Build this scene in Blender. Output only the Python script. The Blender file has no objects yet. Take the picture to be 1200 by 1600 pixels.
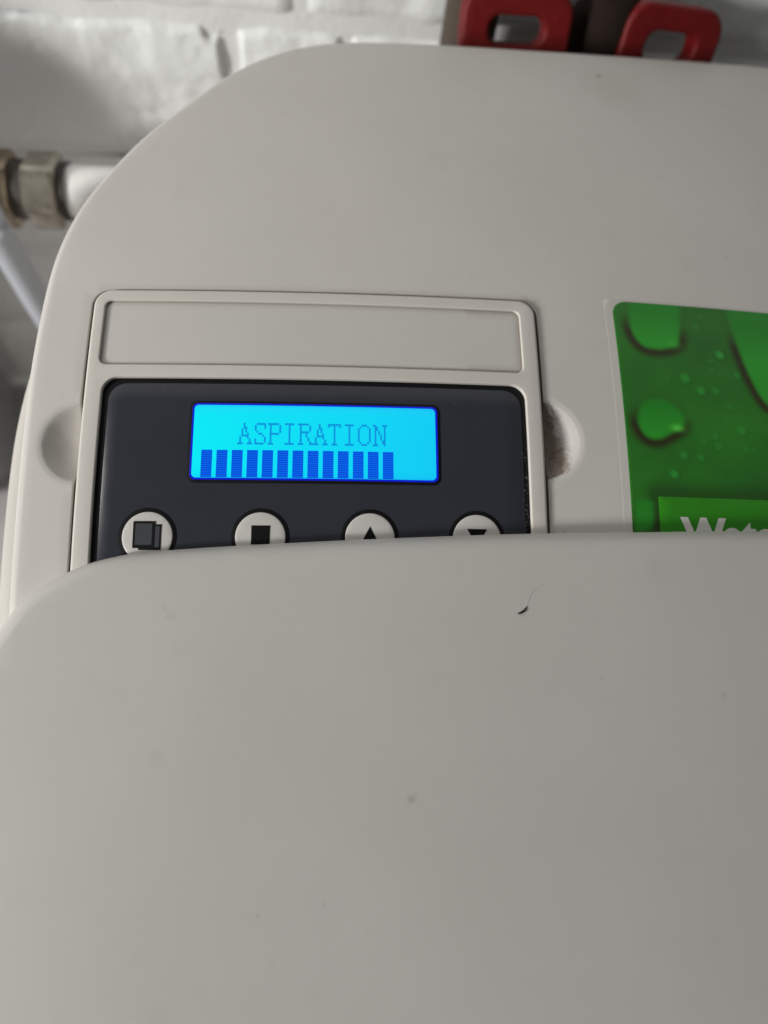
import bpy, math, random
import numpy as np
from mathutils import Vector, Matrix, noise
from mathutils.geometry import delaunay_2d_cdt

random.seed(4)
scene = bpy.context.scene
COL = scene.collection

# ------------------------------------------------------------------ frame of reference
# "deck" millimetres: origin at the middle of the display, x right, y to the back, h off the moulded top
KY, KX, X0 = 0.00149841, 0.00047496, 20.0
ALPHA = math.radians(8)
ORIGIN = Vector((0, 0, 0.38))
RX = Matrix.Rotation(ALPHA, 3, 'X')
CAMROT = Matrix(((0.99666336, -0.01385093, -0.08043815),
                 (-0.00483878, 0.97373667, -0.22762576),
                 (0.08147841, 0.22725548, 0.97042064)))
CAMPOS = Vector((2.33359177, -60.73617597, 183.17934184))


def S(x, y):
    return -KY * y * y - KX * (x - X0) ** 2


def to_world(p):
    return RX @ (Vector(p) * 0.001) + ORIGIN


# ------------------------------------------------------------------ camera
cam_d = bpy.data.cameras.new('camera')
cam = bpy.data.objects.new('camera', cam_d)
COL.objects.link(cam)
cam_d.sensor_fit = 'VERTICAL'
cam_d.sensor_height = 36.0
cam_d.sensor_width = 27.0
cam_d.lens = 27.0
cam_d.clip_start = 0.01
cam_d.clip_end = 50
cam_d.dof.use_dof = True
cam_d.dof.focus_distance = 0.189
cam_d.dof.aperture_fstop = 7.8
cam.matrix_world = Matrix.Translation(to_world(CAMPOS)) @ (RX @ CAMROT).to_4x4()
scene.camera = cam

# ------------------------------------------------------------------ light
world = bpy.data.worlds.new('World')
scene.world = world
world.use_nodes = True
wb = world.node_tree.nodes['Background']
wb.inputs['Color'].default_value = (0.96, 0.97, 1.0, 1)
wb.inputs['Strength'].default_value = 0.12

key_d = bpy.data.lights.new('window_light', 'AREA')
key_d.shape = 'RECTANGLE'
key_d.size = 0.31
key_d.size_y = 0.36
key_d.energy = 49
key_d.color = (1.0, 0.99, 0.955)
key = bpy.data.objects.new('window_light', key_d)
COL.objects.link(key)
KEYDIR = Vector((-0.86, -0.43, 0.29)).normalized()
key.location = Vector((0.03, 0.03, 0.36)) + KEYDIR * 2.2
key.rotation_euler = KEYDIR.to_track_quat('Z', 'Y').to_euler()

fill_lamp_d = bpy.data.lights.new('fill_light', 'AREA')  # fill lamp added to brighten the moulded top; no such source is visible
fill_lamp_d.shape = 'DISK'
fill_lamp_d.size = 0.35
fill_lamp_d.energy = 5.6
fill_lamp_d.color = (1.0, 0.985, 0.95)
fill_lamp = bpy.data.objects.new('fill_light', fill_lamp_d)
COL.objects.link(fill_lamp)
FILL_POS = Vector((-1.35, 0.16, 1.5))
fill_lamp.location = FILL_POS
fill_lamp.rotation_euler = (FILL_POS - Vector((0.05, 0.05, 0.38))).to_track_quat('Z', 'Y').to_euler()

vs = scene.view_settings
vs.view_transform = 'Standard'
vs.look = 'None'
vs.exposure = 0.0
vs.gamma = 1.0
vs.use_curve_mapping = False


# ------------------------------------------------------------------ materials
def srgb(r, g, b):
    f = lambda c: (c / 255 / 12.92) if c / 255 <= 0.04045 else ((c / 255 + 0.055) / 1.055) ** 2.4
    return (f(r), f(g), f(b), 1)


class NT:
    """small helper around a material's node tree"""

    def __init__(self, name):
        self.m = bpy.data.materials.new(name)
        self.m.use_nodes = True
        self.t = self.m.node_tree
        self.b = self.t.nodes['Principled BSDF']

    def n(self, typ, **kw):
        nd = self.t.nodes.new(typ)
        for k, v in kw.items():
            setattr(nd, k, v)
        return nd

    def l(self, a, b):
        self.t.links.new(a, b)

    def math(self, op, a, b=None, c=None, clamp=False):
        nd = self.n('ShaderNodeMath', operation=op, use_clamp=clamp)
        for i, v in enumerate((a, b, c)):
            if v is None:
                continue
            if isinstance(v, (int, float)):
                nd.inputs[i].default_value = v
            else:
                self.l(v, nd.inputs[i])
        return nd.outputs[0]

    def noise(self, vec, scale, detail=3, rough=0.5):
        nd = self.n('ShaderNodeTexNoise')
        nd.inputs['Scale'].default_value = scale
        nd.inputs['Detail'].default_value = detail
        nd.inputs['Roughness'].default_value = rough
        self.l(vec, nd.inputs['Vector'])
        return nd.outputs[0]

    def ramp(self, fac, p0, p1, c0=(0, 0, 0, 1), c1=(1, 1, 1, 1)):
        nd = self.n('ShaderNodeValToRGB')
        e = nd.color_ramp.elements
        e[0].position, e[0].color = p0, c0
        e[1].position, e[1].color = p1, c1
        self.l(fac, nd.inputs[0])
        return nd.outputs[0]

    def mix(self, fac, a, b):
        nd = self.n('ShaderNodeMix', data_type='RGBA')
        for s, v in ((nd.inputs[0], fac), (nd.inputs[6], a), (nd.inputs[7], b)):
            if isinstance(v, (int, float)):
                s.default_value = v
            elif isinstance(v, tuple):
                s.default_value = v
            else:
                self.l(v, s)
        return nd.outputs[2]

    def deck(self):
        """the deck millimetres stored on the mesh, as a vector"""
        nd = self.n('ShaderNodeAttribute', attribute_name='deck')
        return nd.outputs['Vector']

    def dist(self, vec, p):
        nd = self.n('ShaderNodeVectorMath', operation='DISTANCE')
        self.l(vec, nd.inputs[0])
        nd.inputs[1].default_value = p
        return nd.outputs['Value']

    def bump(self, h, strength, distance):
        nd = self.n('ShaderNodeBump')
        nd.inputs['Strength'].default_value = strength
        nd.inputs['Distance'].default_value = distance
        self.l(h, nd.inputs['Height'])
        self.l(nd.outputs[0], self.b.inputs['Normal'])

    def set(self, **kw):
        for k, v in kw.items():
            self.b.inputs[k.replace('_', ' ')].default_value = v


def plain(name, col, rough=0.5, metal=0.0, spec=0.5):
    q = NT(name)
    q.set(Base_Color=col, Roughness=rough, Metallic=metal)
    q.b.inputs['Specular IOR Level'].default_value = spec
    return q.m


def glow(name, col, strength=1.0):
    q = NT(name)
    q.set(Base_Color=(0.0, 0.0, 0.0, 1), Roughness=0.2)
    q.b.inputs['Specular IOR Level'].default_value = 0.15
    q.b.inputs['Emission Color'].default_value = col
    q.b.inputs['Emission Strength'].default_value = strength
    return q.m


def cream_plastic(name, col, rough=0.42, spots=(), grime=None, smudges=()):
    q = NT(name)
    d = q.deck()
    big = q.noise(d, 0.018, 3, 0.5)
    c = q.mix(q.ramp(big, 0.35, 0.65), tuple(v * 0.975 for v in col[:3]) + (1,), tuple(min(1, v * 1.025) for v in col[:3]) + (1,))
    # faint warm and cool patches of age
    hue = q.noise(d, 0.012, 2, 0.4)
    c = q.mix(q.ramp(hue, 0.42, 0.58), c, q.mix(0.03, c, (0.60, 0.47, 0.40, 1)))
    # handling marks
    sm = q.noise(d, 0.11, 5, 0.62)
    c = q.mix(q.math('MULTIPLY', q.ramp(sm, 0.58, 0.75), 0.10), c, (0.33, 0.30, 0.27, 1))
    # rare tiny specks
    sp = q.noise(d, 0.42, 2, 0.4)
    c = q.mix(q.math('MULTIPLY', q.ramp(sp, 0.775, 0.82), 0.25), c, (0.16, 0.13, 0.10, 1))
    edge = q.noise(d, 1.1, 4, 0.6)
    for (x, y, r, a, colr) in spots:
        v = q.n('ShaderNodeVectorMath', operation='MULTIPLY')
        q.l(d, v.inputs[0])
        v.inputs[1].default_value = (1, 1, 0)
        f = q.math('ADD', q.dist(v.outputs[0], (x, y, 0)), q.math('MULTIPLY', q.math('SUBTRACT', edge, 0.5), r * 1.6))
        mr = q.n('ShaderNodeMapRange')
        q.l(f, mr.inputs[0])
        mr.inputs[1].default_value = r * 0.35
        mr.inputs[2].default_value = r * 1.25
        mr.inputs[3].default_value = a * 0.6
        mr.inputs[4].default_value = 0.0
        c = q.mix(mr.outputs[0], c, colr)
    if grime:
        # brown dust packed into the crack round the control frame and the right finger hollow, plus shade painted beside the frame and in the left hollow
        at = q.n('ShaderNodeAttribute', attribute_name='grime')
        g = q.math('MULTIPLY', at.outputs['Fac'], q.math('ADD', 0.72, q.math('MULTIPLY', q.noise(d, 0.7, 5, 0.7), 0.6)), clamp=True)
        c = q.mix(g, c, (0.175, 0.13, 0.095, 1))
    q.l(c, q.b.inputs['Base Color'])
    rr = q.math('ADD', rough - 0.05, q.math('MULTIPLY', sm, 0.12))
    q.l(rr, q.b.inputs['Roughness'])
    q.b.inputs['Specular IOR Level'].default_value = 0.42
    q.b.inputs['Subsurface Weight'].default_value = 0.0
    q.bump(q.noise(d, 3.2, 2, 0.5), 0.05, 0.0003)
    return q.m


CREAM = (0.565, 0.543, 0.508, 1)
BR = (0.10, 0.075, 0.05, 1)
M_deck = cream_plastic('deck_plastic', CREAM, 0.40, grime=True,
                       spots=[(96, 147, 1.2, 1.0, BR), (100, 139, 12.0, 0.24, (0.30, 0.29, 0.22, 1)), (35, 93, 5.0, 0.10, (0.30, 0.27, 0.27, 1)), (172, 70, 6, 0.16, (0.2, 0.19, 0.18, 1)),
                              (-48.5, -30, 0.7, 0.2, BR), (63.0, -22, 0.6, 0.3, BR)])
M_lid = cream_plastic('lid_plastic', (0.505, 0.488, 0.46, 1), 0.44,
                      spots=[(22.7, -84, 0.9, 0.38, BR), (23.6, -83.4, 1.2, 0.16, BR), (84, -32, 3.4, 0.16, (0.27, 0.25, 0.24, 1)), (-32, -43.5, 1.3, 0.25, (0.25, 0.24, 0.23, 1)),
                             (-33.5, -41.5, 1.0, 0.22, (0.25, 0.24, 0.23, 1)), (-10, -107, 0.7, 0.22, BR), (4, -105, 0.7, 0.2, BR), (-7, -116, 0.8, 0.14, BR), (98, -62, 0.9, 0.22, BR),
                             (-33, -75, 2.2, 0.10, BR), (-30, -126, 3, 0.12, (0.25, 0.24, 0.23, 1)), (68, -58, 0.8, 0.15, BR)])
M_frame = cream_plastic('frame_plastic', (0.60, 0.57, 0.525, 1), 0.38, grime=True)
M_blank = cream_plastic('blank_plastic', (0.555, 0.535, 0.502, 1), 0.38, grime=True)
M_body = cream_plastic('cabinet_plastic', (0.50, 0.48, 0.44, 1), 0.5)
M_black = plain('black_surround', (0.004, 0.004, 0.005, 1), 0.5, spec=0.2)


def face_mat():
    q = NT('faceplate_film')
    d = q.deck()
    n1 = q.noise(d, 0.05, 3)
    c = q.mix(n1, (0.026, 0.028, 0.038, 1), (0.033, 0.035, 0.045, 1))
    n2 = q.noise(d, 0.7, 3, 0.7)
    c = q.mix(q.math('MULTIPLY', q.ramp(n2, 0.74, 0.80), 0.25), c, (0.22, 0.22, 0.22, 1))
    q.l(c, q.b.inputs['Base Color'])
    q.l(q.math('ADD', 0.16, q.math('MULTIPLY', q.noise(d, 0.12, 4), 0.16)), q.b.inputs['Roughness'])
    return q.m


M_face = face_mat()
M_cap = plain('button_white', (0.55, 0.53, 0.505, 1), 0.4)
M_icon = plain('icon_black', (0.004, 0.004, 0.005, 1), 0.6, spec=0.15)
M_icongrey = plain('icon_grey', (0.042, 0.045, 0.053, 1), 0.4)
M_rimblue = glow('backlight_edge_blue', (0.004, 0.012, 0.60, 1))
M_text = glow('lcd_text_blue', (0.004, 0.29, 0.72, 1))
M_barA = glow('lcd_bar_blue', (0.001, 0.18, 0.88, 1))
M_barB = glow('lcd_bar_line', (0.002, 0.045, 0.64, 1))


def lcd_mat():
    q = NT('lcd_backlight')
    d = q.deck()
    sx = q.n('ShaderNodeSeparateXYZ')
    q.l(d, sx.inputs[0])
    t = q.math('DIVIDE', q.math('ADD', sx.outputs[0], 30), 61, clamp=True)
    n1 = q.noise(d, 0.035, 2)
    t = q.math('ADD', t, q.math('MULTIPLY', q.math('SUBTRACT', n1, 0.5), 0.5), clamp=True)
    c = q.mix(t, (0.003, 0.82, 0.92, 1), (0.006, 0.60, 0.91, 1))
    # the backlight pools less along the top and bottom edges
    yy = q.math('ABSOLUTE', q.math('DIVIDE', sx.outputs[1], 9.6))
    c = q.mix(q.math('MULTIPLY', q.math('POWER', yy, 10), 0.45, clamp=True), c, (0.003, 0.36, 0.90, 1))
    q.set(Base_Color=(0, 0, 0, 1), Roughness=0.2)
    q.b.inputs['Specular IOR Level'].default_value = 0.15
    q.l(c, q.b.inputs['Emission Color'])
    q.b.inputs['Emission Strength'].default_value = 1.0
    return q.m


M_lcd = lcd_mat()


# ------------------------------------------------------------------ geometry helpers
def tag(o, label=None, cat=None, group=None, kind=None):
    for k, v in (('label', label), ('category', cat), ('group', group), ('kind', kind)):
        if v:
            o[k] = v
    return o


def empty(name, loc, rot=None):
    o = bpy.data.objects.new(name, None)
    COL.objects.link(o)
    o.empty_display_size = 0.02
    o.location = loc
    if rot:
        o.rotation_euler = rot
    return o


def link(name, verts, faces, mats, parent=None, smooth=True, mi=None, attrs=None, sharp=None):
    me = bpy.data.meshes.new(name)
    me.from_pydata([tuple(v) for v in verts], [], [tuple(f) for f in faces])
    for m in (mats if isinstance(mats, (list, tuple)) else [mats]):
        me.materials.append(m)
    if mi is not None:
        me.polygons.foreach_set('material_index', mi)
    me.polygons.foreach_set('use_smooth', [smooth] * len(me.polygons))
    for k, (typ, data) in (attrs or {}).items():
        a = me.attributes.new(k, typ, 'POINT')
        a.data.foreach_set({'FLOAT': 'value', 'FLOAT_VECTOR': 'vector', 'FLOAT_COLOR': 'color'}[typ], np.asarray(data, dtype=np.float32).ravel())
    if sharp:
        me.set_sharp_from_angle(angle=math.radians(sharp))
    me.update()
    o = bpy.data.objects.new(name, me)
    COL.objects.link(o)
    if parent:
        o.parent = parent
    return o


def inside(poly, P):
    poly = np.asarray(poly)
    P = np.asarray(P)
    x, y = P[:, 0], P[:, 1]
    res = np.zeros(len(P), bool)
    a = poly
    b = np.roll(poly, -1, 0)
    for (x1, y1), (x2, y2) in zip(a, b):
        if y1 == y2:
            continue
        c = ((y1 > y) != (y2 > y)) & (x < (x2 - x1) * (y - y1) / (y2 - y1) + x1)
        res ^= c
    return res


def offset(loop, d):
    """move a counter-clockwise loop inward by d"""
    L = np.asarray(loop, float)
    t = np.roll(L, -1, 0) - np.roll(L, 1, 0)
    t /= np.linalg.norm(t, axis=1)[:, None] + 1e-12
    return L + np.stack([-t[:, 1], t[:, 0]], 1) * d


def resample(pts, step, closed=True):
    P = np.asarray(pts, float)
    Q = np.vstack([P, P[:1]]) if closed else P
    s = np.r_[0, np.cumsum(np.linalg.norm(np.diff(Q, axis=0), axis=1))]
    n = max(8, int(round(s[-1] / step)))
    t = np.linspace(0, s[-1], n, endpoint=not closed) if not closed else np.arange(n) * s[-1] / n
    return np.stack([np.interp(t, s, Q[:, i]) for i in range(Q.shape[1])], 1)


def smooth_loop(pts, step, it=2):
    """Catmull-Rom through the points, closed, evenly stepped"""
    P = np.asarray(pts, float)
    n = len(P)
    out = []
    for i in range(n):
        p0, p1, p2, p3 = P[i - 1], P[i], P[(i + 1) % n], P[(i + 2) % n]
        for k in range(12):
            t = k / 12
            out.append(0.5 * ((2 * p1) + (-p0 + p2) * t + (2 * p0 - 5 * p1 + 4 * p2 - p3) * t * t + (-p0 + 3 * p1 - 3 * p2 + p3) * t ** 3))
    L = resample(out, step)
    for _ in range(it):
        L = 0.5 * L + 0.25 * (np.roll(L, 1, 0) + np.roll(L, -1, 0))
    return L


def rrect(x0, y0, x1, y1, r, step=1.5):
    pts = []
    n = 10
    for cx, cy, a0 in ((x1 - r, y0 + r, -90), (x1 - r, y1 - r, 0), (x0 + r, y1 - r, 90), (x0 + r, y0 + r, 180)):
        for k in range(n + 1):
            a = math.radians(a0 + 90 * k / n)
            pts.append((cx + r * math.cos(a), cy + r * math.sin(a)))
    out = []
    for i, p in enumerate(pts):
        q = pts[(i + 1) % len(pts)]
        m = max(1, int(math.hypot(q[0] - p[0], q[1] - p[1]) / step))
        for k in range(m):
            out.append((p[0] + (q[0] - p[0]) * k / m, p[1] + (q[1] - p[1]) * k / m))
    return np.array(out)


def circle(cx, cy, r, n=56):
    return np.array([(cx + r * math.cos(2 * math.pi * k / n), cy + r * math.sin(2 * math.pi * k / n)) for k in range(n)])


def plate(outer, holes=(), r=0.3, hr=None, depth=1.0, hdepth=None, grid=4.0, dense=(), nf=5, bottom=True):
    """A slab: the outline with a rounded upper edge, openings with rounded lips and walls, a filled top.
    Returns vertices (x, y, h) with the top at h = 0, and faces."""
    V, Fc = [], []
    hr = r if hr is None else hr
    hdepth = depth if hdepth is None else hdepth

    def add_ring(L, h):
        i = len(V)
        V.extend([(p[0], p[1], h) for p in L])
        return list(range(i, i + len(L)))

    def band(a, b, flip):
        n = len(a)
        for k in range(n):
            j = (k + 1) % n
            f = (a[k], a[j], b[j], b[k])
            Fc.append(f[::-1] if flip else f)

    loops = []
    rings = []
    for L, rad, dep, sgn in [(outer, r, depth, 1)] + [(h, hr, hdepth, -1) for h in holes]:
        prev = add_ring(offset(L, 0), -dep)
        first = prev
        for k in range(nf + 1):
            t = math.radians(90 * k / nf)
            ring = offset(L, sgn * rad * (1 - math.cos(t)))
            cur = add_ring(ring, -rad * (1 - math.sin(t)))
            band(prev, cur, sgn < 0)
            prev = cur
        loops.append(ring)
        rings.append(prev)
        if bottom and sgn > 0 and not holes:
            Fc.append(tuple(reversed(first)))
    # fill of the top
    mn, mx = loops[0].min(0), loops[0].max(0)
    gx, gy = np.arange(mn[0] + grid * .5, mx[0], grid), np.arange(mn[1] + grid * .5, mx[1], grid)
    G = np.array([(x, y) for y in gy for x in gx]) if len(gx) * len(gy) else np.zeros((0, 2))
    parts = [G]
    for (cx, cy, rad, st) in dense:
        a = np.arange(-rad, rad + st, st)
        D = np.array([(cx + x, cy + y) for y in a for x in a if x * x + y * y <= rad * rad])
        if len(parts[0]):
            keep = np.hypot(parts[0][:, 0] - cx, parts[0][:, 1] - cy) > rad + st
            parts[0] = parts[0][keep]
        parts.append(D)
    pts = np.vstack(parts)
    if len(pts):
        ok = inside(loops[0], pts)
        for L in loops[1:]:
            ok &= ~inside(L, pts)
        pts = pts[ok]
    if len(pts):
        B = np.vstack(loops)
        keep = np.ones(len(pts), bool)
        for i in range(0, len(pts), 500):
            dd = np.sqrt(((pts[i:i + 500, None] - B[None]) ** 2).sum(2)).min(1)
            keep[i:i + 500] = dd > 0.28
        pts = pts[keep]
    base = len(V)
    V.extend([(p[0], p[1], 0.0) for p in pts])
    coords, edges, idx = [], [], []
    for ring, L in zip(rings, loops):
        s = len(coords)
        coords += [Vector((p[0], p[1])) for p in L]
        idx += ring
        edges += [(s + k, s + (k + 1) % len(L)) for k in range(len(L))]
    coords += [Vector((p[0], p[1])) for p in pts]
    idx += list(range(base, base + len(pts)))
    ov, oe, of, orig, _, _ = delaunay_2d_cdt(coords, edges, [], 0, 1e-5)
    cen = np.array([[sum(ov[i][0] for i in f) / 3, sum(ov[i][1] for i in f) / 3] for f in of])
    ok = inside(loops[0], cen)
    for L in loops[1:]:
        ok &= ~inside(L, cen)
    extra = {}
    for f, k in zip(of, ok):
        if not k:
            continue
        g = []
        for i in f:
            if orig[i]:
                g.append(idx[orig[i][0]])
            else:
                if i not in extra:
                    extra[i] = len(V)
                    V.append((ov[i][0], ov[i][1], 0.0))
                g.append(extra[i])
        Fc.append(tuple(g))
    return np.array(V), Fc


BASE = Vector((95, -100, -378))        # deck millimetres of the machine's foot
machine = empty('water_softener', to_world(BASE), (ALPHA, 0, 0))
tag(machine, 'cream plastic water softener cabinet with blue lit display and green sticker', 'water softener')


def dimple(x, y):
    h = 0.0
    for cx, cy, rr, dp in ((-56.6, -0.5, 10.2, 3.3), (57.6, 2.0, 10.9, 2.9)):
        q = math.hypot(x - cx, y - cy) / rr
        if q < 1.0:
            h -= dp * (1 - q ** 2.6)
        if q < 1.12:
            # soft lip
            h -= 0.22 * (1 - abs(q - 1) / 0.12) if abs(q - 1) < 0.12 else 0
    return h


def fit(name, vf, mat, h=0.0, parent=None, surf=S, extra=None, grime=None, smooth=True, mi=None, sharp=40):
    """lay a slab's (x, y, h) on the moulded top of the machine"""
    V, Fc = vf
    out, deck, gr = [], [], []
    for x, y, hh in V:
        z = surf(x, y) + h + hh + (extra(x, y, hh) if extra else 0)
        out.append(((x - BASE.x) / 1000, (y - BASE.y) / 1000, (z - BASE.z) / 1000))
        deck.append((x, y, hh))
        gr.append(grime(x, y, hh) if grime else 0.0)
    at = {'deck': ('FLOAT_VECTOR', deck)}
    if grime:
        at['grime'] = ('FLOAT', gr)
    return link(name, out, Fc, mat, parent or machine, smooth, mi, at, sharp)


def slab(name, loop, mat, top, depth, r=0.1, parent=None, grid=6.0, surf=S, nf=2, **kw):
    return fit(name, plate(loop, r=r, depth=depth, grid=grid, nf=nf), mat, top, parent, surf, **kw)


# ------------------------------------------------------------------ housing (the moulded top)
FX0, FX1, FY0, FY1 = -57.4, 58.7, -52.0, 42.1            # control frame
deck_pts = [(-72.2, -330), (-72.2, -200), (-72.2, -120), (-72.2, -40), (-72.3, 0), (-72.3, 20), (-71.8, 34), (-71.0, 48), (-69.2, 60), (-65.6, 72.5), (-59.4, 86), (-52.0, 99.8),
            (-43, 113), (-34.2, 126), (-25.2, 137.6), (-15.5, 146.3), (-4.6, 153.0), (8, 157), (22, 158.6), (44, 160.2), (67, 161.7), (89, 164), (117, 168), (145, 173.4), (176, 180.5),
            (205, 183), (228, 176), (246, 160), (257, 135), (262, 105), (263, 60), (263, -120), (263, -330)]
deck_loop = smooth_loop(deck_pts[::-1], 2.2, 3)
# keep counter-clockwise
def ccw(L):
    a = 0.5 * np.sum(L[:, 0] * np.roll(L[:, 1], -1) - np.roll(L[:, 0], -1) * L[:, 1])
    return L if a > 0 else L[::-1].copy()
deck_loop = ccw(deck_loop)
GAP = 0.68
cav = rrect(FX0 - GAP, FY0 - GAP, FX1 + GAP, FY1 + GAP * 0.6, 5.0, 0.7)


def sd_rrect(x, y, x0, y0, x1, y1, r):
    cx, cy = (x0 + x1) / 2, (y0 + y1) / 2
    qx, qy = abs(x - cx) - (x1 - x0) / 2 + r, abs(y - cy) - (y1 - y0) / 2 + r
    return math.hypot(max(qx, 0), max(qy, 0)) + min(max(qx, qy), 0) - r


def deck_grime_shade(x, y, h):
    s = sd_rrect(x, y, FX0, FY0, FX1, FY1, 4.5)
    g = 0.0
    side = 0.9 if x > 56 else (0.55 if y > 40 else 0.45)
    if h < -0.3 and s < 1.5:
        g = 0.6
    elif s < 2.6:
        g = side * max(0, 1 - s / (2.5 if x > 56 else 1.7)) ** 2  # dirt along the seam; at right it also paints the frame's soft shadow
    d = math.hypot(x - 57.6, y - 2.0)
    if d < 10.6:
        # dust packed against the frame, thinning outwards
        k = noise.noise(Vector((x * 0.3, y * 0.3, 3.1))) * 1.2
        k2 = noise.noise(Vector((x * 1.1, y * 1.1, 8.1))) * 1.3 + noise.noise(Vector((x * 2.3, y * 2.3, 1.1))) * 0.8
        lim = 8.8 if y < 0 else 8.8 - y * 0.30
        t = (lim + k - (x - 57.6) + k2) / 2.6
        g = max(g, 0.92 * min(1, max(0, t)))
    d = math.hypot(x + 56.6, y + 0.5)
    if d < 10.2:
        g = max(g, 0.16 + 0.1 * noise.noise(Vector((x * 0.4, y * 0.4, 0))))  # left hollow: faint tint painted in for its shading
    return g


fit('housing', plate(deck_loop, [cav], r=2.4, hr=0.35, depth=27, hdepth=4.5, grid=3.5,
                     dense=[(-56.6, -0.5, 12.8, 0.55), (57.6, 2.0, 13.4, 0.42)], nf=7),
    M_deck, 0.0, extra=lambda x, y, h: dimple(x, y) if h > -4 else 0, grime=deck_grime_shade, sharp=None)

# cabinet below
body_pts = [(-86, -340), (-86, -200), (-86, -60), (-86, -5), (-85.4, 15), (-83, 35), (-78, 55), (-69, 75), (-56, 95), (-42, 112), (-28, 128), (-12, 142), (10, 152), (60, 156), (120, 162),
            (180, 170), (225, 165), (255, 140), (270, 100), (276, 40), (277, -120), (277, -340)]
body_loop = ccw(smooth_loop(body_pts, 4, 3))
bv, bf = plate(body_loop, r=5, depth=60, grid=14, nf=6, bottom=False)
zfloor = lambda x, y: ((RX.inverted() @ (Vector((0, 0, 0)) - ORIGIN)) * 1000)
nb = len(body_loop)


def body_extra(x, y, h):
    return 0.0


bo = []
for x, y, h in bv:
    z = S(x, y) - 25 + h
    if h <= -59.9:                       # the lowest ring goes straight down to the floor
        p = to_world((x, y, z))
        p.z = 0.0
        lp = (RX.inverted() @ (p - ORIGIN)) * 1000
        bo.append(((lp.x - BASE.x) / 1000, (lp.y - BASE.y) / 1000, (lp.z - BASE.z) / 1000))
    else:
        bo.append(((x - BASE.x) / 1000, (y - BASE.y) / 1000, (z - BASE.z) / 1000))
link('cabinet', bo, bf, M_body, machine, True, None, {'deck': ('FLOAT_VECTOR', bv)})


# ------------------------------------------------------------------ lid (salt lid in front)
def SL(x, y):
    return -1.1 - 0.00040 * (x - 40) ** 2 - 0.00035 * (y + 27) ** 2 + 5.2 + 0.03 * -(y + 27)


lid_px = [(0, 976), (25, 941), (62, 913), (109, 888), (141, 875.6), (197, 863), (267, 856.5), (365, 850), (480, 844), (543, 841), (668, 836), (822, 831), (960, 829.3), (1200, 827.5)]


def unproject(px, py, surf):
    d = CAMROT @ Vector((px - 600, -(py - 800), -1200))
    t = -CAMPOS.z / d.z
    for _ in range(40):
        P = CAMPOS + t * d
        t = (surf(P.x, P.y) - CAMPOS.z) / d.z
    return CAMPOS + t * d


lid_rear = [unproject(px, py, lambda x, y: SL(x, y) - 1.4) for px, py in lid_px]
lp = [(p.x, p.y) for p in lid_rear]
xl, yl = lp[0]
left = [(-82, -335), (-82, -250), (-82, -160), (-81.6, -110), (-80, -80), (xl - 5.2, yl - 11)]
xr, yr = lp[-1]
right = [(xr + 40, yr - 0.4), (xr + 90, yr - 3), (xr + 120, yr - 7), (xr + 140, yr - 15), (xr + 153, yr - 30), (xr + 158, yr - 60), (xr + 159, -150), (xr + 159, -335)]
lid_loop = ccw(smooth_loop(left + lp + right, 2.0, 3))
fit('lid', plate(lid_loop, r=4.2, depth=9, grid=5, nf=10), M_lid, 0.0, surf=SL, sharp=None)

# ------------------------------------------------------------------ control frame
FT = 0.9                                   # how far the frame stands proud
frame_loop = rrect(FX0, FY0, FX1, FY1, 4.6, 1.2)
win1 = rrect(-54.4, 20.2, 54.3, 38.7, 1.9, 1.2)
win2 = rrect(-53.0, -48.0, 54.5, 16.7, 4.2, 1.2)


def frame_grime(x, y, h):
    s = -sd_rrect(x, y, -54.4, 20.2, 54.3, 38.7, 1.9)
    if h < -0.3 and s > -0.2:
        return 0.22
    return 0.03


fit('frame', plate(frame_loop, [win1, win2], r=0.75, hr=0.38, depth=6, hdepth=1.7, grid=3.0, nf=5), M_frame, FT, grime=frame_grime, sharp=None)


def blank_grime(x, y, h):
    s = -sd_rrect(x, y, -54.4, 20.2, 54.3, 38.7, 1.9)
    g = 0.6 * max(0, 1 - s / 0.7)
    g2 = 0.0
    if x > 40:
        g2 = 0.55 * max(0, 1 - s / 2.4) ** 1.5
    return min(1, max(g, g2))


fit('blank_plate', plate(rrect(-55.0, 19.6, 54.9, 39.3, 2.4, 1.0), r=0.05, depth=0.6, grid=1.2, nf=1), M_blank, FT - 0.75, grime=blank_grime)
slab('surround', rrect(-53.6, -48.6, 55.1, 17.3, 4.6), M_black, FT - 1.15, 0.5)
slab('faceplate', rrect(-51.4, -47, 53.2, 15.3, 4.6), M_face, FT - 0.98, 0.3, r=0.08)

# ------------------------------------------------------------------ display
HD = FT - 0.93
slab('bezel', rrect(-31.0, -10.75, 32.0, 10.6, 2.0, 1.0), M_black, HD, 0.2, r=0.05)
disp = slab('display', rrect(-30.25, -9.95, 31.25, 9.95, 1.4, 1.0), M_rimblue, HD + 0.05, 0.2, r=0.05)
slab('screen', rrect(-29.75, -9.45, 30.7, 9.45, 1.1, 1.0), M_lcd, HD + 0.09, 0.2, r=0.03, parent=disp)


def quads(name, rects, mat, top, parent, thick=0.03, mi=None):
    V, Fc = [], []
    for x0, y0, x1, y1 in rects:
        i = len(V)
        V += [(x0, y0, 0), (x1, y0, 0), (x1, y1, 0), (x0, y1, 0), (x0, y0, -thick), (x1, y0, -thick), (x1, y1, -thick), (x0, y1, -thick)]
        Fc += [(i, i + 1, i + 2, i + 3), (i, i + 4, i + 5, i + 1), (i + 1, i + 5, i + 6, i + 2), (i + 2, i + 6, i + 7, i + 3), (i + 3, i + 7, i + 4, i)]
    m2 = None if mi is None else [k for k in mi for _ in range(5)]
    return fit(name, (np.array(V), Fc), mat, top, parent, smooth=False, mi=m2, sharp=None)


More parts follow.
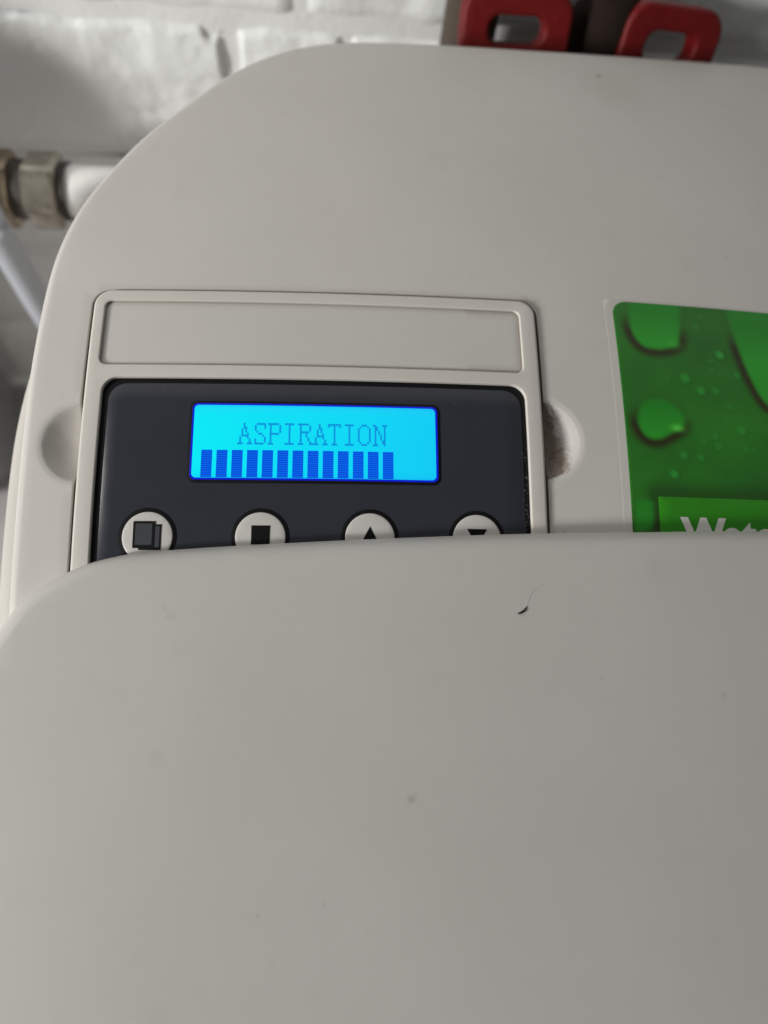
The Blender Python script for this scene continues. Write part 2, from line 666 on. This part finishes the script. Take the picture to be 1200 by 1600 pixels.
for k in range(13):
    x0 = -27.55 + k * 3.735
    w, n, y0, y1 = 2.68, 15, -9.35, -2.35
    rects, mi = [], []
    p = (y1 - y0) / n
    for j in range(n):
        a = y0 + j * p
        rects.append((x0, a, x0 + w, a + p * 0.56))
        mi.append(1)
        rects.append((x0, a + p * 0.56, x0 + w, a + p))
        mi.append(0)
    quads('progress_bar', rects, [M_barA, M_barB], HD + 0.14, disp, mi=mi)

GLYPH = {'A': '1010182828243C444242E7', 'S': '3E424240201804024242 7C'.replace(' ', ''), 'P': 'FC424242427C40404040E0', 'I': '7C1010101010101010107C',
         'R': 'FC4242427C4848444442E3', 'T': 'FE92101010101010101038', 'O': '3844828282828282824438', 'N': 'C7626252524A4A4A4646E2'}
GLYPH['I'] = '7C1010101010101010107C'
rects = []
px, py = 0.4669, 0.515
for ci, ch in enumerate('ASPIRATION'):
    rows = bytes.fromhex(GLYPH[ch])
    for ri, b in enumerate(rows):
        run = None
        for bit in range(9):
            on = bit < 8 and (b >> (7 - bit)) & 1
            if on and run is None:
                run = bit
            if not on and run is not None:
                xa = -18.85 + ci * 3.735 + run * px
                ya = 4.75 - ri * py
                rects.append((xa, ya - py, xa + (bit - run) * px * 0.97, ya))
                run = None
quads('lettering', rects, M_text, HD + 0.14, disp)

# ------------------------------------------------------------------ buttons
icons = [(-39.6, 'menu'), (-12.5, 'stop'), (14.1, 'up'), (40.7, 'down')]


def poly(name, pts, mat, top, parent, thick=0.05):
    n = len(pts)
    V = [(x, y, 0) for x, y in pts] + [(x, y, -thick) for x, y in pts]
    Fc = [tuple(range(n))] + [(i, i + n, (i + 1) % n + n, (i + 1) % n) for i in range(n)]
    return fit(name, (np.array(V, float), Fc), mat, top, parent, smooth=False, sharp=None)


def R4(x0, y0, x1, y1):
    return [(x0, y0), (x1, y0), (x1, y1), (x0, y1)]


HB = FT - 0.93
for cx, kind in icons:
    cy = -24.1
    b = slab('button', circle(cx, cy, 7.1), M_icon, HB, 0.2, r=0.06)
    cv, cf = plate(circle(cx, cy, 6.1), r=0.25, depth=0.4, grid=1.2, nf=3)
    cv[:, 2] += np.where(cv[:, 2] > -0.3, 0.16 * (1 - ((cv[:, 0] - cx) ** 2 + (cv[:, 1] - cy) ** 2) / 6.1 ** 2), 0)
    fit('cap', (cv, cf), M_cap, HB + 0.14, b)
    ti = HB + 0.34
    if kind == 'menu':
        poly('icon', R4(cx - 2.0, cy - 3.25, cx + 3.35, cy + 2.95), M_icon, ti, b)
        poly('icon', R4(cx + 1.9, cy - 2.6, cx + 2.95, cy + 2.5), M_icongrey, ti + 0.02, b)
        poly('icon', R4(cx - 3.4, cy - 2.8, cx + 1.85, cy + 3.7), M_icon, ti + 0.04, b)
        poly('icon', R4(cx - 2.85, cy - 2.05, cx + 1.15, cy + 3.15), M_icongrey, ti + 0.06, b)
    elif kind == 'stop':
        poly('icon', R4(cx - 2.2, cy - 1.9, cx + 2.3, cy + 2.75), M_icon, ti, b)
    elif kind == 'up':
        poly('icon', [(cx - 2.75, cy - 2.4), (cx + 2.75, cy - 2.4), (cx, cy + 2.75)], M_icon, ti, b)
    else:
        poly('icon', [(cx - 2.5, cy + 2.45), (cx, cy - 1.9), (cx + 2.5, cy + 2.45)], M_icon, ti, b)

# ------------------------------------------------------------------ green sticker (its drops are a flat print)
LX0, LX1, LY0, LY1 = 81.2, 196.0, -46.0, 44.2
slab('sticker_backing', rrect(LX0 - 2.2, LY0 - 2, LX1 + 3, LY1 + 0.9, 1.5), M_deck, 0.03, 0.3, r=0.05, grime=lambda x, y, h: 0.12 if h < -0.03 else 0.0)
lab = rrect(LX0, LY0, LX1, LY1, 4.2, 0.6)
lv, lf = plate(lab, r=0.04, depth=0.1, grid=0.5, nf=1)


def mixc(a, b, t):
    t = min(1, max(0, t))
    return tuple(a[i] + (b[i] - a[i]) * t for i in range(3))


def ss(a, b, x):
    t = min(1, max(0, (x - a) / (b - a)))
    return t * t * (3 - 2 * t)


def lbl(px, py):
    p = unproject(px, py, S)
    return p.x, p.y


# printed drops: outline points traced on the sticker
drops = [
    dict(c=(1021, 510), pts=[(983, 470), (980, 500), (987, 525), (1003, 543), (1025, 549), (1050, 546), (1062, 536), (1064, 505), (1060, 470), (1020, 462)]),
    dict(c=(1032, 656), pts=[(996, 640), (1002, 627), (1018, 621), (1042, 624), (1062, 638), (1072, 655), (1069, 668), (1048, 682), (1028, 690), (1010, 686), (998, 672), (993, 655)]),
    dict(c=(1180, 540), pts=[(1132, 470), (1137, 505), (1150, 545), (1166, 585), (1186, 622), (1205, 640), (1240, 640), (1260, 560), (1260, 462), (1190, 462)]),
    dict(c=(1008, 800), pts=[(990, 784), (1000, 778), (1020, 780), (1024, 800), (1022, 826), (1004, 834), (990, 830)], weak=0.45),
]
small = [(1124, 555, 9, 0.8), (1070, 591, 10, 0.6), (1095, 611, 9, 0.6), (1118, 611, 8, 0.45), (1112, 578, 5, 0.3), (1110, 565, 5, 0.3), (1151, 587, 8, 0.4), (1158, 673, 9, 0.5), (1117, 682, 6, 0.4),
         (1068, 712, 8, 0.45), (1095, 716, 7, 0.4), (1053, 741, 8, 0.7), (1100, 690, 5, 0.3), (1122, 697, 9, 0.25), (1140, 636, 6, 0.3), (1087, 512, 7, 0.3), (1093, 496, 6, 0.25), (1043, 592, 6, 0.25),
         (1165, 703, 7, 0.25), (1178, 705, 6, 0.25), (1135, 655, 5, 0.2)]
for d in drops:
    d['L'] = smooth_loop([lbl(*p) for p in d['pts']], 0.6, 2)
    d['C'] = np.array(lbl(*d['c']))
small = [(*lbl(a, b), r * 0.17, s) for a, b, r, s in small]
lin = lambda r, g, b: srgb(r, g, b)[:3]
XY = lv[:, :2]
DARK, BASEG, LIT, TOPG = lin(36, 26, 16), lin(36, 92, 26), lin(35, 124, 34), lin(24, 98, 26)
basec = []
for x, y in XY:
    t = 0.5 + 0.5 * noise.fractal(Vector((x * 0.05, y * 0.05, 0)), 1, 2, 3)
    c = mixc(lin(30, 80, 26), lin(37, 99, 28), t)
    c = mixc(c, lin(40, 105, 30), 0.5 * ss(-10, -45, y))
    # darker band of the picture above the banner
    c = mixc(c, lin(27, 58, 18), 0.8 * ss(-6.5, -11.5, y) * ss(84, 88, x))
    basec.append(c)
basec = np.array(basec)


def sdist(L, P):
    out = np.zeros(len(P))
    for i in range(0, len(P), 2000):
        q = P[i:i + 2000]
        out[i:i + 2000] = np.sqrt(((q[:, None] - L[None]) ** 2).sum(2)).min(1)
    return np.where(inside(L, P), -out, out)


def vss(a, b, x):
    t = np.clip((x - a) / (b - a), 0, 1)
    return t * t * (3 - 2 * t)


for d in drops:
    L = d['L']
    near = (np.abs(XY[:, 0] - d['C'][0]) < 26) & (np.abs(XY[:, 1] - d['C'][1]) < 30)
    P = XY[near]
    s0 = sdist(L, P)
    low = np.clip((d['C'][1] - P[:, 1]) / 6.0 + 0.55 - (P[:, 0] - d['C'][0]) * 0.03, 0.12, 1)
    wk = d.get('weak', 1.0)
    rim = (1 - vss(0.5, 3.2, s0)) * low * 0.92 * wk
    cc = basec[near]
    cc = cc + (np.array(DARK) - cc) * rim[:, None]
    ins = 1 - vss(-1.5, 0.2, s0)
    g = np.clip(-s0 / 7.0, 0, 1)
    body = np.array(TOPG) + (np.array(LIT) - np.array(TOPG)) * (0.25 + 0.75 * np.clip((d['C'][1] - P[:, 1]) / 10 + 0.45, 0, 1))[:, None]
    cc = cc + (body - cc) * (ins * (0.55 + 0.45 * wk))[:, None]
    basec[near] = cc
hx, hy = lbl(1058, 669)
hl = np.exp(-(((XY[:, 0] - hx) / 1.6) ** 2 + ((XY[:, 1] - hy) / 0.9) ** 2))
basec += (np.array(lin(78, 180, 60)) - basec) * (hl * 0.8)[:, None]
hx, hy = lbl(1052, 538)
hl = np.exp(-(((XY[:, 0] - hx) / 1.8) ** 2 + ((XY[:, 1] - hy) / 1.3) ** 2))
basec += (np.array(lin(50, 150, 50)) - basec) * (hl * 0.45)[:, None]
for x, y, r, s in small:
    dd = np.hypot(XY[:, 0] - x, XY[:, 1] - y)
    dn = np.hypot(XY[:, 0] - x - 0.3, XY[:, 1] - y + 0.5)
    basec += (np.array(lin(24, 56, 18)) - basec) * ((1 - vss(r * 0.8, r * 1.5, dn)) * 0.4 * s)[:, None]
    basec += (np.array(lin(44, 138, 52)) - basec) * ((1 - vss(r * 0.45, r * 1.1, dd)) * s * 0.8)[:, None]


def print_mat():
    q = NT('sticker_print')
    at = q.n('ShaderNodeAttribute', attribute_name='ink')
    q.l(at.outputs['Color'], q.b.inputs['Base Color'])
    q.set(Roughness=0.32)
    q.b.inputs['Specular IOR Level'].default_value = 0.35
    return q.m


INK = 1.62   # ink reflectance relative to its look in the dim room
ink = np.clip(np.c_[basec * INK, np.ones(len(basec))], 0, 1)
out = [((x - BASE.x) / 1000, (y - BASE.y) / 1000, (S(x, y) + 0.17 + h - BASE.z) / 1000) for x, y, h in lv]
sticker = link('sticker', out, lf, print_mat(), machine, True, None, {'ink': ('FLOAT_COLOR', ink)})
M_banner = plain('banner_ink', tuple(v * INK for v in lin(38, 108, 20)) + (1,), 0.32, spec=0.35)
slab('banner', rrect(88.7, -40, LX1 - 1, -12.1, 0.15), M_banner, 0.21, 0.06, r=0.02, parent=sticker)
M_white = plain('white_ink', (0.66, 0.64, 0.60, 1), 0.35)
fc = bpy.data.curves.new('lettering', 'FONT')
fc.body = 'Water'
fc.size = 10.9
fc.offset = 0.5
fc.space_character = 1.05
fo = bpy.data.objects.new('lettering', fc)
COL.objects.link(fo)
bpy.context.view_layer.update()
fm = bpy.data.meshes.new_from_object(fo.evaluated_get(bpy.context.evaluated_depsgraph_get()))
bpy.data.objects.remove(fo)
tv = np.array([v.co[:] for v in fm.vertices])
tf = [tuple(p.vertices) for p in fm.polygons]
tx, ty = lbl(1062, 808)
tv[:, 0] += tx - tv[:, 0].min()
tv[:, 1] += ty - tv[:, 1].max()
tv[:, 2] = 0
n0 = len(tv)
fit('lettering', (tv, tf), M_white, 0.25, sticker, smooth=False, sharp=None)

# ------------------------------------------------------------------ dust in the hollow and on the faceplate edge
def tube(path, radii, n=6):
    V, Fc = [], []
    P = [Vector(p) for p in path]
    for i, p in enumerate(P):
        t = (P[min(i + 1, len(P) - 1)] - P[max(i - 1, 0)]).normalized()
        a = t.cross(Vector((0, 0, 1)))
        if a.length < 1e-4:
            a = t.cross(Vector((1, 0, 0)))
        a.normalize()
        b = t.cross(a)
        for k in range(n):
            th = 2 * math.pi * k / n
            V.append(p + (a * math.cos(th) + b * math.sin(th)) * radii[i])
    for i in range(len(P) - 1):
        for k in range(n):
            j = (k + 1) % n
            Fc.append((i * n + k, i * n + j, (i + 1) * n + j, (i + 1) * n + k))
    Fc.append(tuple(range(n))[::-1])
    Fc.append(tuple((len(P) - 1) * n + k for k in range(n)))
    return V, Fc


def local(p):
    return ((p[0] - BASE.x) / 1000, (p[1] - BASE.y) / 1000, (p[2] - BASE.z) / 1000)


V, Fc = [], []
for i in range(26):
    y = random.uniform(-7.5, 11)
    lim = 6.4 if y < 2 else 6.4 - (y - 2) * 0.3
    x = 59.6 + random.random() ** 0.7 * max(0.6, lim - 1.2)
    a = random.uniform(0, 6.28)
    ln = random.uniform(0.5, 1.7)
    bend = random.uniform(-0.9, 0.9)
    path = []
    for k in range(5):
        s = k / 4
        xx = x + ln * s * math.cos(a + bend * s)
        yy = y + ln * s * math.sin(a + bend * s)
        path.append(local((xx, yy, S(xx, yy) + dimple(xx, yy) + 0.06 + 0.3 * math.sin(math.pi * s) * random.random())))
    v, f = tube(path, [0.00003 + 0.00001 * random.random()] * 5, 3)
    o = len(V)
    V += v
    Fc += [tuple(i2 + o for i2 in ff) for ff in f]
d = link('dust', V, Fc, plain('dust_brown', (0.20, 0.155, 0.12, 1), 0.9), machine)
tag(d, kind='stuff')
V, Fc = [], []
for i in range(85):
    if i < 40:
        x, y = 53.6 + random.gauss(0, 0.35), random.uniform(-30, 2) if i % 3 else random.uniform(-22, -8)
    else:
        x, y = random.uniform(-50, 53), random.uniform(-28, 15.8)
        if -31 < x < 32 and -11 < y < 11:
            continue
    r = random.uniform(0.04, 0.11) if i < 40 else random.uniform(0.03, 0.075)
    z = S(x, y) + FT - 0.95
    o = len(V)
    V += [local((x - r, y - r * .6, z)), local((x + r, y - r * .5, z)), local((x + r * .2, y + r, z)), local((x, y, z + r))]
    Fc += [(o, o + 1, o + 3), (o + 1, o + 2, o + 3), (o + 2, o, o + 3)]
d = link('dust', V, Fc, plain('dust_pale', (0.42, 0.40, 0.38, 1), 0.9), machine, False)
tag(d, kind='stuff')


# ------------------------------------------------------------------ hair lying on the lid
def on_lid(px, py, up):
    p = unproject(px, py, SL)
    return to_world((p.x, p.y, SL(p.x, p.y) + up))


def strand(px_list, radii, mat, name):
    pts = np.array(px_list, float)
    fine = resample(pts, 2.0, closed=False)
    for _ in range(3):
        fine[1:-1] = 0.5 * fine[1:-1] + 0.25 * (fine[:-2] + fine[2:])
    rr = np.interp(np.linspace(0, 1, len(fine)), np.linspace(0, 1, len(radii)), radii)
    return [on_lid(a, b, r * 1000 * 1.02) for (a, b), r in zip(fine, rr)], list(rr)


P, rr = strand([(808.5, 958.8), (813, 958), (818, 955), (821, 950.5), (823.5, 947)], [0.00012, 0.00029, 0.00026, 0.00014, 0.00005], None, 'hair')
org = P[0].copy()
hv, hf = tube([p - org for p in P], rr, 8)
h = link('hair', hv, hf, plain('hair_black', (0.006, 0.006, 0.007, 1), 0.45))
h.location = org
tag(h, 'short curled black hair lying on the cream lid', 'hair')
P, rr = strand([(824, 946), (827, 934), (833, 923), (845, 915), (861, 912)], [0.00002, 0.00003, 0.00003, 0.00002, 0.00001], None, 'fibre')
org = P[0].copy()
hv, hf = tube([p - org for p in P], rr, 6)
h = link('fibre', hv, hf, plain('fibre_grey', (0.45, 0.44, 0.415, 1), 0.6))
h.location = org
tag(h, 'faint grey curved fibre running up from the black hair on lid', 'fibre')

# ------------------------------------------------------------------ the place behind
CAMW = to_world(CAMPOS)
YW = CAMW.y + 0.318                       # face of the wall


def ray_y(px, py, y):
    d = RX @ (CAMROT @ Vector((px - 600, -(py - 800), -1200)))
    t = (y - CAMW.y) / d.y
    return CAMW + d * t


# floor
def floor_mat():
    q = NT('floor_paint')
    tc = q.n('ShaderNodeTexCoord').outputs['Object']
    n1 = q.noise(tc, 9, 5)
    q.l(q.mix(n1, (0.40, 0.375, 0.375, 1), (0.52, 0.49, 0.49, 1)), q.b.inputs['Base Color'])
    q.set(Roughness=0.7)
    return q.m


V = [(-2, -2, 0), (2, -2, 0), (2, YW + 0.02, 0), (-2, YW + 0.02, 0), (-2, -2, -0.05), (2, -2, -0.05), (2, YW + 0.02, -0.05), (-2, YW + 0.02, -0.05)]
f = link('floor', V, [(0, 1, 2, 3), (7, 6, 5, 4), (0, 4, 5, 1), (1, 5, 6, 2), (2, 6, 7, 3), (3, 7, 4, 0)], floor_mat(), None, False)
tag(f, kind='structure')


def paint_mat(name, ca, cb):
    q = NT(name)
    tc = q.n('ShaderNodeNewGeometry').outputs['Position']
    n1 = q.noise(tc, 28, 5, 0.6)
    c = q.mix(n1, ca, cb)
    n2 = q.noise(tc, 75, 4, 0.65)
    c = q.mix(q.math('MULTIPLY', q.ramp(n2, 0.66, 0.76), 0.35), c, (0.27, 0.265, 0.255, 1))
    q.l(c, q.b.inputs['Base Color'])
    q.set(Roughness=0.42)
    q.bump(q.noise(tc, 260, 4, 0.6), 0.35, 0.0012)
    return q.m


M_brick = paint_mat('white_painted_brick', (0.78, 0.79, 0.78, 1), (0.85, 0.86, 0.852, 1))
M_mortar = paint_mat('white_painted_mortar', (0.73, 0.735, 0.73, 1), (0.80, 0.805, 0.80, 1))
jz = ray_y(180, 14, YW).z                 # bed joint seen along the top of the picture
j1 = ray_y(362, 70, YW)
j2 = ray_y(541, 40, YW)
wall = empty('brick_wall', (0, YW, 0))
tag(wall, 'white painted rough brick wall behind the water softener', 'wall')
CH, JT = 0.075, 0.006


def brick(x0, x1, z0, z1, seed, st=0.0035):
    nx, nz = max(10, int((x1 - x0) / st)), max(4, int((z1 - z0) / st))
    V, Fc = [], []
    for j in range(nz + 1):
        for i in range(nx + 1):
            u, v = i / nx, j / nz
            x, z = x0 + (x1 - x0) * u, z0 + (z1 - z0) * v
            e = min(x - x0, x1 - x, z - z0, z1 - z)
            e += 0.0022 * noise.noise(Vector((x * 60 + seed, z * 60, 1)))
            t = min(1, max(0, e / 0.0032))
            y = -0.0029 * t * t * (3 - 2 * t)
            y -= 0.0016 * noise.fractal(Vector((x * 38, z * 38, seed)), 1, 2, 4)
            pit = noise.noise(Vector((x * 95, z * 95, seed + 9)))
            if pit > 0.42:
                y += 0.006 * (pit - 0.42)
            # chipped corner seen beside the rounded edge of the housing
            c1 = math.hypot((x - j1.x + 0.001) / 0.0042, (z - j1.z + 0.004) / 0.017)
            if c1 < 1:
                y += 0.016 * (1 - c1 * c1)
            c1 = math.hypot((x - j1.x + 0.008) / 0.004, (z - j1.z - 0.008) / 0.0045)
            if c1 < 1:
                y += 0.005 * (1 - c1 * c1)
            V.append((x, y, z))
    for j in range(nz):
        for i in range(nx):
            a = j * (nx + 1) + i
            Fc.append((a, a + 1, a + nx + 2, a + nx + 1))
    return link('brick', V, Fc, M_brick, wall)


# the mortar sheet the bricks stand out of
V, Fc = [], []
NX, NZ = 150, 110
for j in range(NZ + 1):
    for i in range(NX + 1):
        x, z = -0.75 + 1.5 * i / NX, 0.0 + 0.80 * j / NZ
        V.append((x, -0.0008 - 0.0012 * noise.fractal(Vector((x * 45, z * 45, 2)), 1, 2, 3), z))
for j in range(NZ):
    for i in range(NX):
        a = j * (NX + 1) + i
        Fc.append((a, a + 1, a + NX + 2, a + NX + 1))
link('mortar', V, Fc, M_mortar, wall)
V = [(-0.75, 0.004, 0), (0.75, 0.004, 0), (0.75, 0.10, 0), (-0.75, 0.10, 0), (-0.75, 0.004, 0.8), (0.75, 0.004, 0.8), (0.75, 0.10, 0.8), (-0.75, 0.10, 0.8)]
link('wall_core', V, [(3, 2, 1, 0), (4, 5, 6, 7), (0, 1, 5, 4), (1, 2, 6, 5), (2, 3, 7, 6), (3, 0, 4, 7)], M_mortar, wall, False)
row0 = jz - CH * math.floor(jz / CH)
k = 0
seed = 0
while row0 + (k - 1) * CH < 0.78:
    z0 = max(0.002, row0 + (k - 1) * CH + JT / 2)
    z1 = min(0.798, row0 + k * CH - JT / 2)
    mine = abs((row0 + k * CH) - jz) < 0.01            # the course under the visible bed joint
    joints = []
    if mine:
        x = j1.x
        while x > -0.75:
            joints.append(x)
            x -= 0.225
        joints.append(j2.x)
        x = j2.x + 0.225
        while x < 0.75:
            joints.append(x)
            x += 0.225
    else:
        x = j1.x + (0.1125 if k % 2 == 0 else 0.03) - 5 * 0.225
        while x < 0.75:
            if x > -0.75:
                joints.append(x)
            x += 0.225
    joints = [-0.755] + sorted(joints) + [0.755]
    for a, b in zip(joints, joints[1:]):
        if b - a < 0.03 or z1 - z0 < 0.012:
            continue
        tight = [j1.x, j2.x] if mine else []
        wa = 0.0012 if a in tight else JT / 2 * 0.8
        wb_ = 0.0012 if b in tight else JT / 2 * 0.8
        brick(a + wa, b - wb_, z0, z1, seed * 3.7, 0.0015 if mine and -0.45 < a < 0.2 else 0.0035)
        seed += 1
    k += 1

# ------------------------------------------------------------------ water pipe on the left
YP = YW - 0.057
pc = ray_y(60, 297, YP)
pipe = empty('water_pipe', (-0.18, YP, pc.z))
tag(pipe, 'white painted water pipe with metal compression nuts on the wall at left', 'pipe')


def metal(name, ca, cb, rough=0.2):
    q = NT(name)
    tc = q.n('ShaderNodeTexCoord').outputs['Object']
    n1 = q.noise(tc, 120, 5, 0.65)
    q.l(q.mix(q.ramp(n1, 0.35, 0.7), ca, cb), q.b.inputs['Base Color'])
    q.set(Metallic=0.75, Roughness=rough)
    q.bump(q.noise(tc, 420, 3), 0.25, 0.0006)
    return q.m


M_nickel = metal('dull_nickel', (0.50, 0.455, 0.385, 1), (0.28, 0.25, 0.21, 1))
M_brass = metal('tarnished_brass', (0.42, 0.34, 0.25, 1), (0.22, 0.17, 0.12, 1))
M_pipew = plain('pipe_white_paint', (0.85, 0.845, 0.82, 1), 0.35)
M_groove = plain('sealing_ring_dark', (0.035, 0.028, 0.022, 1), 0.6)


def lathe_x(prof, n=32, hexn=0):
    """revolve (x, r) about the x axis; with hexn the section is a polygon with rounded corners"""
    V, Fc = [], []
    for x, r in prof:
        for k in range(n):
            th = 2 * math.pi * k / n
            rr = r
            if hexn:
                seg = 2 * math.pi / hexn
                d = ((th + 0.3) % seg) - seg / 2
                rr = min(r, r * 0.90 / math.cos(d))
            V.append((x, rr * math.cos(th), rr * math.sin(th)))
    for i in range(len(prof) - 1):
        for k in range(n):
            j = (k + 1) % n
            Fc.append((i * n + k, (i + 1) * n + k, (i + 1) * n + j, i * n + j))
    Fc.append(tuple(k for k in range(n)))
    Fc.append(tuple((len(prof) - 1) * n + k for k in range(n))[::-1])
    return V, [f[::-1] for f in Fc]


def px_x(px):
    return ray_y(px, 297, YP).x + 0.18


def add(name, prof, mat, parent, **kw):
    v, f = lathe_x(prof, **kw)
    return link(name, v, f, mat, parent, sharp=35)


xa, xb, xc, xd = px_x(30), px_x(46), px_x(100), px_x(112)
add('pipe', [(xd - 0.004, 0.0112), (0.60, 0.0112)], M_pipew, pipe)
add('compression_nut', [(xb, 0.0125), (xb + 0.001, 0.0150), (xb + 0.002, 0.0162), (xc - 0.002, 0.0162), (xc - 0.0008, 0.0152), (xc, 0.0125)], M_nickel, pipe, n=48, hexn=6)
add('sealing_ring', [(xa - 0.001, 0.0128), (xb + 0.001, 0.0128)], M_groove, pipe)
add('sealing_ring', [(xc - 0.001, 0.0124), (xd, 0.0124)], M_groove, pipe)
add('compression_nut', [(xa - 0.030, 0.0125), (xa - 0.029, 0.0162), (xa - 0.002, 0.0166), (xa - 0.0006, 0.0156), (xa, 0.0125)], M_brass, pipe, n=48, hexn=6)
add('pipe', [(-0.55, 0.0112), (xa - 0.029, 0.0112)], M_pipew, pipe)
# round-topped shade caster added further left on the pipe to darken the wall
fx = -0.092
prof = [(-0.26, 0.0), (-0.26, 0.05), (-0.245, 0.057), (0.0, 0.060), (0.050, 0.059), (0.072, 0.050), (0.088, 0.030), (0.092, 0.0)]
V, Fc = [], []
n = 40
for zz, r in prof:
    for k in range(n):
        th = 2 * math.pi * k / n
        V.append((fx + r * math.cos(th), r * math.sin(th), zz))
for i in range(len(prof) - 1):
    for k in range(n):
        j = (k + 1) % n
        Fc.append((i * n + k, i * n + j, (i + 1) * n + j, (i + 1) * n + k))
link('shade_caster', V, Fc, plain('shade_caster_grey', (0.18, 0.18, 0.19, 1), 0.4), pipe)

# pale hose running down behind the cabinet
YH = YW - 0.09
hp = [ray_y(-60, 262, YH), ray_y(-10, 355, YH), ray_y(20, 405, YH), ray_y(62, 478, YH), ray_y(120, 570, YH), ray_y(150, 640, YH)]
hp = [np.array(p[:]) for p in hp]
fine = []
for i in range(len(hp) - 1):
    for t in np.linspace(0, 1, 8, endpoint=False):
        fine.append(hp[i] * (1 - t) + hp[i + 1] * t)
fine = np.array(fine + [hp[-1]])
for _ in range(10):
    fine[1:-1] = 0.5 * fine[1:-1] + 0.25 * (fine[:-2] + fine[2:])
org = Vector(fine[0])
v, f = tube([Vector(p) - org for p in fine], [0.0062] * len(fine), 14)
ho = link('drain_hose', v, f, plain('hose_pale', (0.40, 0.42, 0.46, 1), 0.45))
ho.location = org
tag(ho, 'pale blue grey hose slanting down behind the left cabinet edge', 'hose')

# ------------------------------------------------------------------ valves with red handles
def red_mat():
    q = NT('red_handle_plastic')
    tc = q.n('ShaderNodeTexCoord').outputs['Object']
    q.l(q.mix(q.noise(tc, 90, 4), (0.105, 0.003, 0.004, 1), (0.15, 0.005, 0.005, 1)), q.b.inputs['Base Color'])
    q.set(Roughness=0.5)
    q.b.inputs['Specular IOR Level'].default_value = 0.25
    q.bump(q.noise(tc, 220, 5, 0.65), 0.5, 0.0012)
    return q.m


M_red = red_mat()
M_vbody = metal('valve_brass', (0.30, 0.24, 0.17, 1), (0.17, 0.135, 0.10, 1), 0.45)


def handle(parent, loc, u, v, W, H, hw, hh, thick, rr, hr):
    u = Vector(u).normalized()
    v = Vector(v)
    v = (v - u * v.dot(u)).normalized()
    w = u.cross(v)
    pv, pf = plate(rrect(-W / 2, -H / 2, W / 2, H / 2, rr, 2), [rrect(-hw / 2, -hh / 2, hw / 2, hh / 2, hr, 2)], r=2.0, hr=1.5, depth=thick, grid=5, nf=5)
    V = [(u * a + v * b + w * c) * 0.001 for a, b, c in pv]
    # the back face, closing the loop
    i0 = len(V)
    o = rrect(-W / 2, -H / 2, W / 2, H / 2, rr, 2)
    hl = rrect(-hw / 2, -hh / 2, hw / 2, hh / 2, hr, 2)
    bv2, bf2 = plate(o, [hl], r=1.2, hr=1.2, depth=1.3, grid=6, nf=3)
    V += [(u * a + v * b + w * (-thick - c - 1.3)) * 0.001 for a, b, c in bv2]
    pf = list(pf) + [tuple(i + i0 for i in f)[::-1] for f in bf2]
    ob = link('handle', V, pf, M_red, parent, sharp=None)
    ob.location = loc
    return ob


def valve(px, py, yv, u, v, label, W, H, hw, hh, thick):
    c = ray_y(px, py, yv)
    foot = Vector((c.x, YP, pc.z))
    root = empty('shut_off_valve', foot)
    tag(root, label, 'valve', 'red handled valves behind the cabinet')
    handle(root, c - foot, u, v, W, H, hw, hh, thick, 9.5, 4.6)
    v1, f1 = lathe_x([(-0.030, 0.012), (-0.029, 0.018), (-0.012, 0.018), (-0.010, 0.021), (0.010, 0.021), (0.012, 0.018), (0.029, 0.018), (0.030, 0.012)], n=40)
    link('valve_body', v1, f1, M_vbody, root, sharp=35)
    p1 = c - foot - Vector(v).normalized() * (H * 0.0005 - 0.003)
    v2, f2 = tube([Vector((0, 0, 0.015)), p1 * 0.6 + Vector((0, 0, 0.003)), p1], [0.007, 0.006, 0.006], 14)
    link('stem', v2, f2, M_vbody, root)
    return root


YV = YW - 0.047
valve(807, 49, YV, (1, 0.0, 0.01), (0, 0.45, 0.89), 'left valve with upright red loop handle behind the housing', 42, 28, 21, 9.6, 8)
valve(1047, 76, YV + 0.002, (0.98, 0.12, -0.14), (0.30, 0.45, 0.84), 'right valve with slanting red loop handle behind the housing', 42, 28, 21.5, 10.6, 8)


def upright(name, px0, px1, pytop, y, mat, label, cat, dome):
    a, b = ray_y(px0, pytop, y), ray_y(px1, pytop, y)
    r = (b.x - a.x) / 2
    ztop = a.z
    base = Vector(((a.x + b.x) / 2, y, 0.0))
    V, Fc = [], []
    n = 40
    prof = [(0.0, r), (ztop - dome, r)]
    for k in range(1, 9):
        t = math.radians(90 * k / 8)
        prof.append((ztop - dome + dome * math.sin(t), max(r * 0.35, r * math.cos(t)) if k == 8 else r * (0.35 + 0.65 * math.cos(t))))
    for z, q in prof:
        for k in range(n):
            th = 2 * math.pi * k / n
            V.append((q * math.cos(th), q * math.sin(th), z))
    for i in range(len(prof) - 1):
        for k in range(n):
            j = (k + 1) % n
            Fc.append((i * n + k, i * n + j, (i + 1) * n + j, (i + 1) * n + k))
    Fc.append(tuple((len(prof) - 1) * n + k for k in range(n)))
    o = link(name, V, Fc, mat, None, sharp=40)
    o.location = base
    tag(o, label, cat)
    return o


def pipe_mat(name, a, b, rough):
    q = NT(name)
    tc = q.n('ShaderNodeTexCoord').outputs['Object']
    q.l(q.mix(q.noise(tc, 40, 4), a, b), q.b.inputs['Base Color'])
    q.set(Roughness=rough)
    q.b.inputs['Specular IOR Level'].default_value = 0.08
    return q.m


upright('riser_pipe', 712, 806, -90, YW - 0.024, pipe_mat('riser_tan', (0.055, 0.044, 0.036, 1), (0.09, 0.072, 0.058, 1), 0.5), 'tan brown upright pipe behind the left red handle', 'pipe', 0.01)
upright('waste_pipe', 892, 1046, -22, YW - 0.032, pipe_mat('waste_dark', (0.012, 0.008, 0.006, 1), (0.022, 0.014, 0.011, 1), 0.85), 'thick dark brown round topped pipe between the red handles', 'pipe', 0.045)
